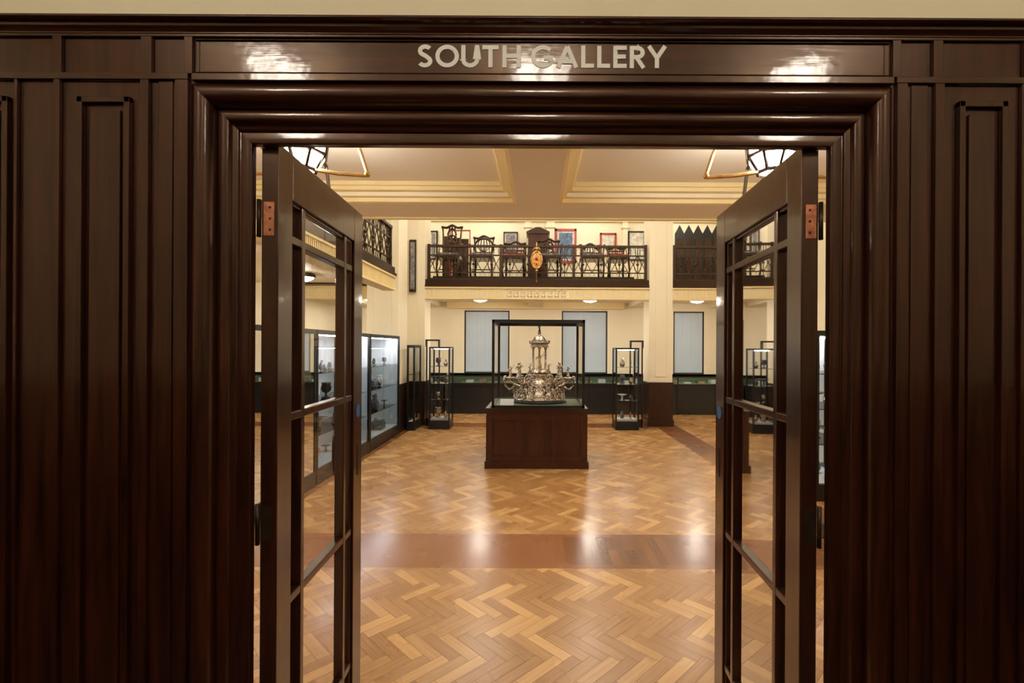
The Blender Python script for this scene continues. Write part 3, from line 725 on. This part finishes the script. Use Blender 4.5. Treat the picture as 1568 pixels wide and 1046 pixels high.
# desk cases along back wall
def desk(x0,x1):
    b=B(); y0=YB-.52
    b.box(x0,x1,y0+.03,YB-.01,0,.66,'blackpanel'); b.box(x0,x1,y0+.04,YB-.01,0,.08,'black')
    b.box(x0,x1,y0,YB-.01,.655,.69,'black')
    n=max(1,round((x1-x0)/1.0)); w=(x1-x0)/n
    for i in range(n+1):
        x=min(max(x0+i*w,x0+.02),x1-.02); b.box(x-.02,x+.02,y0+.01,y0+.04,.0,.66,'black'); b.box(x-.012,x+.012,y0+.0,y0+.02,.69,.84,'black')
    b.box(x0,x1,y0+.02,YB-.03,.69,.70,'green')
    b.quad((x0,y0+.01,.69),(x1,y0+.01,.69),(x1,y0+.01,.85),(x0,y0+.01,.85),'glass')
    b.box(x0,x1,y0,y0+.02,.84,.86,'black'); b.box(x0,x1,YB-.03,YB-.01,.69,.89,'green'); b.box(x0,x1,y0,YB-.01,.858,.862,'shelfglass')
    b.box(x0,x1,YB-.03,YB-.01,.86,.89,'black')
    for i in range(int((x1-x0)/.3)):
        x=x0+.15+i*.3; b.box(x,x+.16,y0+.12,y0+.3,.70,.72+.03*(i%3),'white' if i%2 else 'silver')
    b.done('desk_display_case')
desk(-4.2,-2.1); desk(-2.05,2.25); desk(2.3,4.9)
b=B(); xa,xb=PX(626,9.2),PX(636,9.2); b.box(xa,xb,9.20,9.25,PZ(448,9.2),PZ(368,9.2),'bronze'); b.box(xa+.02,xb-.02,9.195,9.20,PZ(444,9.2),PZ(372,9.2),'papergrey'); b.done('dark_opening_panel')  # dark framed panel standing in for a narrow dark opening

# ---------------------------------------------------------------- balcony display
YW=YB
def pic(x0,x1,y0,y1,fm,pm,t=.05,dy=0):
    Y=YW-.05-dy; X0,X1,Z1,Z0=PX(x0,Y),PX(x1,Y),PZ(y0,Y),PZ(y1,Y); b=B()
    b.box(X0,X0+t,Y,YW-dy,Z0,Z1,fm); b.box(X1-t,X1,Y,YW-dy,Z0,Z1,fm); b.box(X0,X1,Y,YW-dy,Z1-t,Z1,fm); b.box(X0,X1,Y,YW-dy,Z0,Z0+t,fm)
    b.box(X0+t,X1-t,Y+.02,YW-dy,Z0+t,Z1-t,'paper'); m=t*.9
    b.box(X0+t+m,X1-t-m,Y+.016,Y+.02,Z0+t+m,Z1-t-m,pm); b.done('framed_picture')
pic(770,792,355,388,'bronze','papergrey',.03); pic(849,882,350,402,'red','paperblue',.05); pic(918,943,356,392,'red','paper',.04); pic(961,987,353,398,'black','paper',.03)
pic(656,669,354,398,'black','papergrey',.03)
b=B()
for px0,px1 in ((803,812),(836,848),(952,960)):
    X0,X1=PX(px0,YW),PX(px1,YW); b.box(X0,X1,YW-.04,YW,2.8,4.45,'cream'); b.box(X0-.03,X1+.03,YW-.07,YW,4.3,4.36,'cream')
b.box(XL,XR,YW-.06,YW,4.45,4.52,'yellow'); b.done('trim_4')
PZ0=2.93
b=B(); b.box(-2.1,1.95,9.72,10.7,2.80,PZ0-.006,'blackpanel'); b.done('display_plinth')
def chair(x,y,z,w,h,style,mat='bronze'):
    b=B(); sh=.44; mat='darkwood'
    hw=w/2
    for sx in (-1,1):
        b.tube([(x+sx*hw,y-.22,z),(x+sx*(hw+.015),y-.235,z+.15),(x+sx*hw,y-.22,z+sh-.04)],[.02,.018,.028],mat,8)
        b.tube([(x+sx*(hw-.03),y+.24,z),(x+sx*(hw-.04),y+.20,z+sh),(x+sx*(hw-.03),y+.24,z+h*.75),(x+sx*(hw-.01),y+.28,z+h*.97)],[.02,.024,.02,.018],mat,8)
    b.box(x-hw-.02,x+hw+.02,y-.25,y+.22,z+sh-.07,z+sh,mat); b.box(x-hw,x+hw,y-.23,y+.20,z+sh,z+sh+.04,'red' if style==2 else 'papergrey')
    b.box(x-hw,x+hw,y-.01,y+.01,z+.16,z+.18,mat)
    n=12; b.tube([(x-hw-.02+(2*hw+.04)*i/n,y+.28,z+h*.97+.04*math.sin(math.pi*i/n)+.02*math.cos(4*math.pi*i/n)) for i in range(n+1)],.026,mat,8)
    b.box(x-hw+.03,x+hw-.03,y+.20,y+.22,z+sh+.10,z+sh+.14,mat)
    if style==0:
        for k in (-1,1): b.tube([(x+k*.09*math.sin(i/12*2*math.pi),y+.22+.05*i/12,z+sh+.12+(h*.97-sh-.12)*i/12) for i in range(13)],.018,mat,6)
        for k in (-1,0,1): b.tube([(x+k*.06,y+.21,z+sh+.12),(x+k*.10,y+.24,z+h*.72),(x+k*.05,y+.28,z+h)],.016,mat,6)
        b.tube([(x+.09*math.cos(i*math.pi/6),y+.25,z+h*.75+.09*math.sin(i*math.pi/6)) for i in range(12)],.018,mat,6,True,True)
    elif style==1:
        b.tube([(x+hw*.95*math.cos(i*math.pi/8),y+.25,z+h*.76+h*.21*math.sin(i*math.pi/8)) for i in range(16)],.024,mat,6,True,True)
        for k in (-2,-1,0,1,2): b.tube([(x+k*.015,y+.24,z+sh+.15),(x+k*.07,y+.26,z+h*.78),(x+k*.05,y+.27,z+h*.95)],.012,mat,6)
    else:
        for q in (.55,.66,.77,.88): b.box(x-hw+.02,x+hw-.02,y+.235,y+.255,z+h*q,z+h*(q+.045),mat)
    for sx in (-1,1):
        b.tube([(x+sx*(hw-.02),y+.22,z+sh+.24),(x+sx*(hw+.05),y,z+sh+.25),(x+sx*(hw+.03),y-.20,z+sh+.22),(x+sx*(hw),y-.18,z+sh)],.016,mat,6)
    b.done('antique_chair')
chair(PX(688,10.0),10.0,PZ0,.42,1.13,0); chair(PX(738,10.0),10.0,PZ0,.42,.90,1); chair(PX(787,10.1),10.1,PZ0,.44,.80,2)
chair(PX(840,10.0),10.0,PZ0,.44,.84,0); chair(PX(905,10.0),10.0,PZ0,.42,.74,1); chair(PX(945,10.1),10.1,PZ0,.38,.70,2)
b=B(); X0,X1=PX(808,10.9),PX(838,10.9); b.box(X0,X1,10.85,11.25,2.80,4.05,'darkwood'); b.box(X0-.04,X1+.04,10.82,11.27,4.05,4.10,'darkwood')
b.extr([(X0-.04,4.10),(X1+.04,4.10),((X0+X1)/2+.05,4.20),((X0+X1)/2-.05,4.20)],10.84,11.2,'darkwood')
b.box(X0+.03,(X0+X1)/2-.01,10.83,10.85,2.85,3.95,'redwood'); b.box((X0+X1)/2+.01,X1-.03,10.83,10.85,2.85,3.95,'redwood'); b.done('carved_cabinet')
b=B()
for i in range(3): b.box(-2.1+.19*i,-2.1+.19*i+.18,10.82+.03*(i%2),10.85+.03*(i%2),2.8,3.98-.03*i,'darkwood')
b.box(-1.52,-1.50,10.8,10.84,2.8,4.12,'red'); b.box(-1.95,-1.5,10.8,10.83,4.09,4.12,'red'); b.box(-1.96,-1.94,10.8,10.84,2.8,4.12,'red'); b.done('folding_screen')
for px in (1033,1110):
    b=B(); x=PX(px,10.2)
    for i in range(5):
        w=.19; b.extr([(x,2.8),(x+w,2.8),(x+w,3.92),(x+w/2,4.10),(x,3.92)],10.2,10.24,'blackpanel'); b.box(x+.03,x+w-.03,10.185,10.2,2.9,3.8,'darkwood'); x+=w+.005
    b.done('pointed_screen')
# gilt processional badge hung on the balcony front
b=B(); x=PX(821,9.2); Y=9.20
b.tube([(x,Y,2.74),(x,Y,3.50)],.008,'gilt',8); b.box(x-.015,x+.015,Y,9.324,3.44,3.46,'gilt'); b.box(x-.015,x+.015,Y,9.25,2.75,2.77,'gilt')
b.tube([(x+.10*math.cos(k*math.pi/10),Y-.02,3.16+.16*math.sin(k*math.pi/10)) for k in range(20)],.018,'gilt',6,True,True)
b.lathe(x,Y-.02,3.16,[(.001,-.15),(.06,-.12),(.09,-.05),(.095,.02),(.07,.11),(.001,.155)],'orange',20,True,1,.15)
for k in range(8):
    a=k*math.pi/4; b.ball((x+.10*math.cos(a),Y-.03,3.16+.16*math.sin(a)),.018,'gilt',6)
b.ball((x,Y-.04,3.18),.03,'red',10); b.ball((x,Y-.035,3.08),.02,'red',8); b.ball((x,Y-.02,3.37),.035,'gilt',8); b.ball((x,Y-.02,2.96),.025,'gilt',8)
b.tube([(x-.07,Y-.02,3.34),(x-.03,Y-.02,3.40),(x,Y-.02,3.36),(x+.03,Y-.02,3.40),(x+.07,Y-.02,3.34)],.012,'gilt',6)
b.done('processional_badge')

# ---------------------------------------------------------------- world, camera
w=bpy.data.worlds.new('World'); bpy.context.scene.world=w; w.use_nodes=True
w.node_tree.nodes['Background'].inputs[0].default_value=(1,.85,.65,1); w.node_tree.nodes['Background'].inputs[1].default_value=.05
cam=bpy.data.cameras.new('camera'); co=bpy.data.objects.new('camera',cam); bpy.context.collection.objects.link(co)
cam.sensor_width=36; cam.lens=36*F/1568; cam.shift_x=-(VX-784)/1568; cam.shift_y=(VY-523)/1568; cam.clip_start=.02
co.location=(0,0,CH); co.rotation_euler=(math.pi/2,math.radians(-.3),0)
bpy.context.scene.camera=co
vs_=bpy.context.scene.view_settings
try:
    vs_.view_transform='Standard'; vs_.look='None'; vs_.exposure=-.68
except Exception as e: print(e)
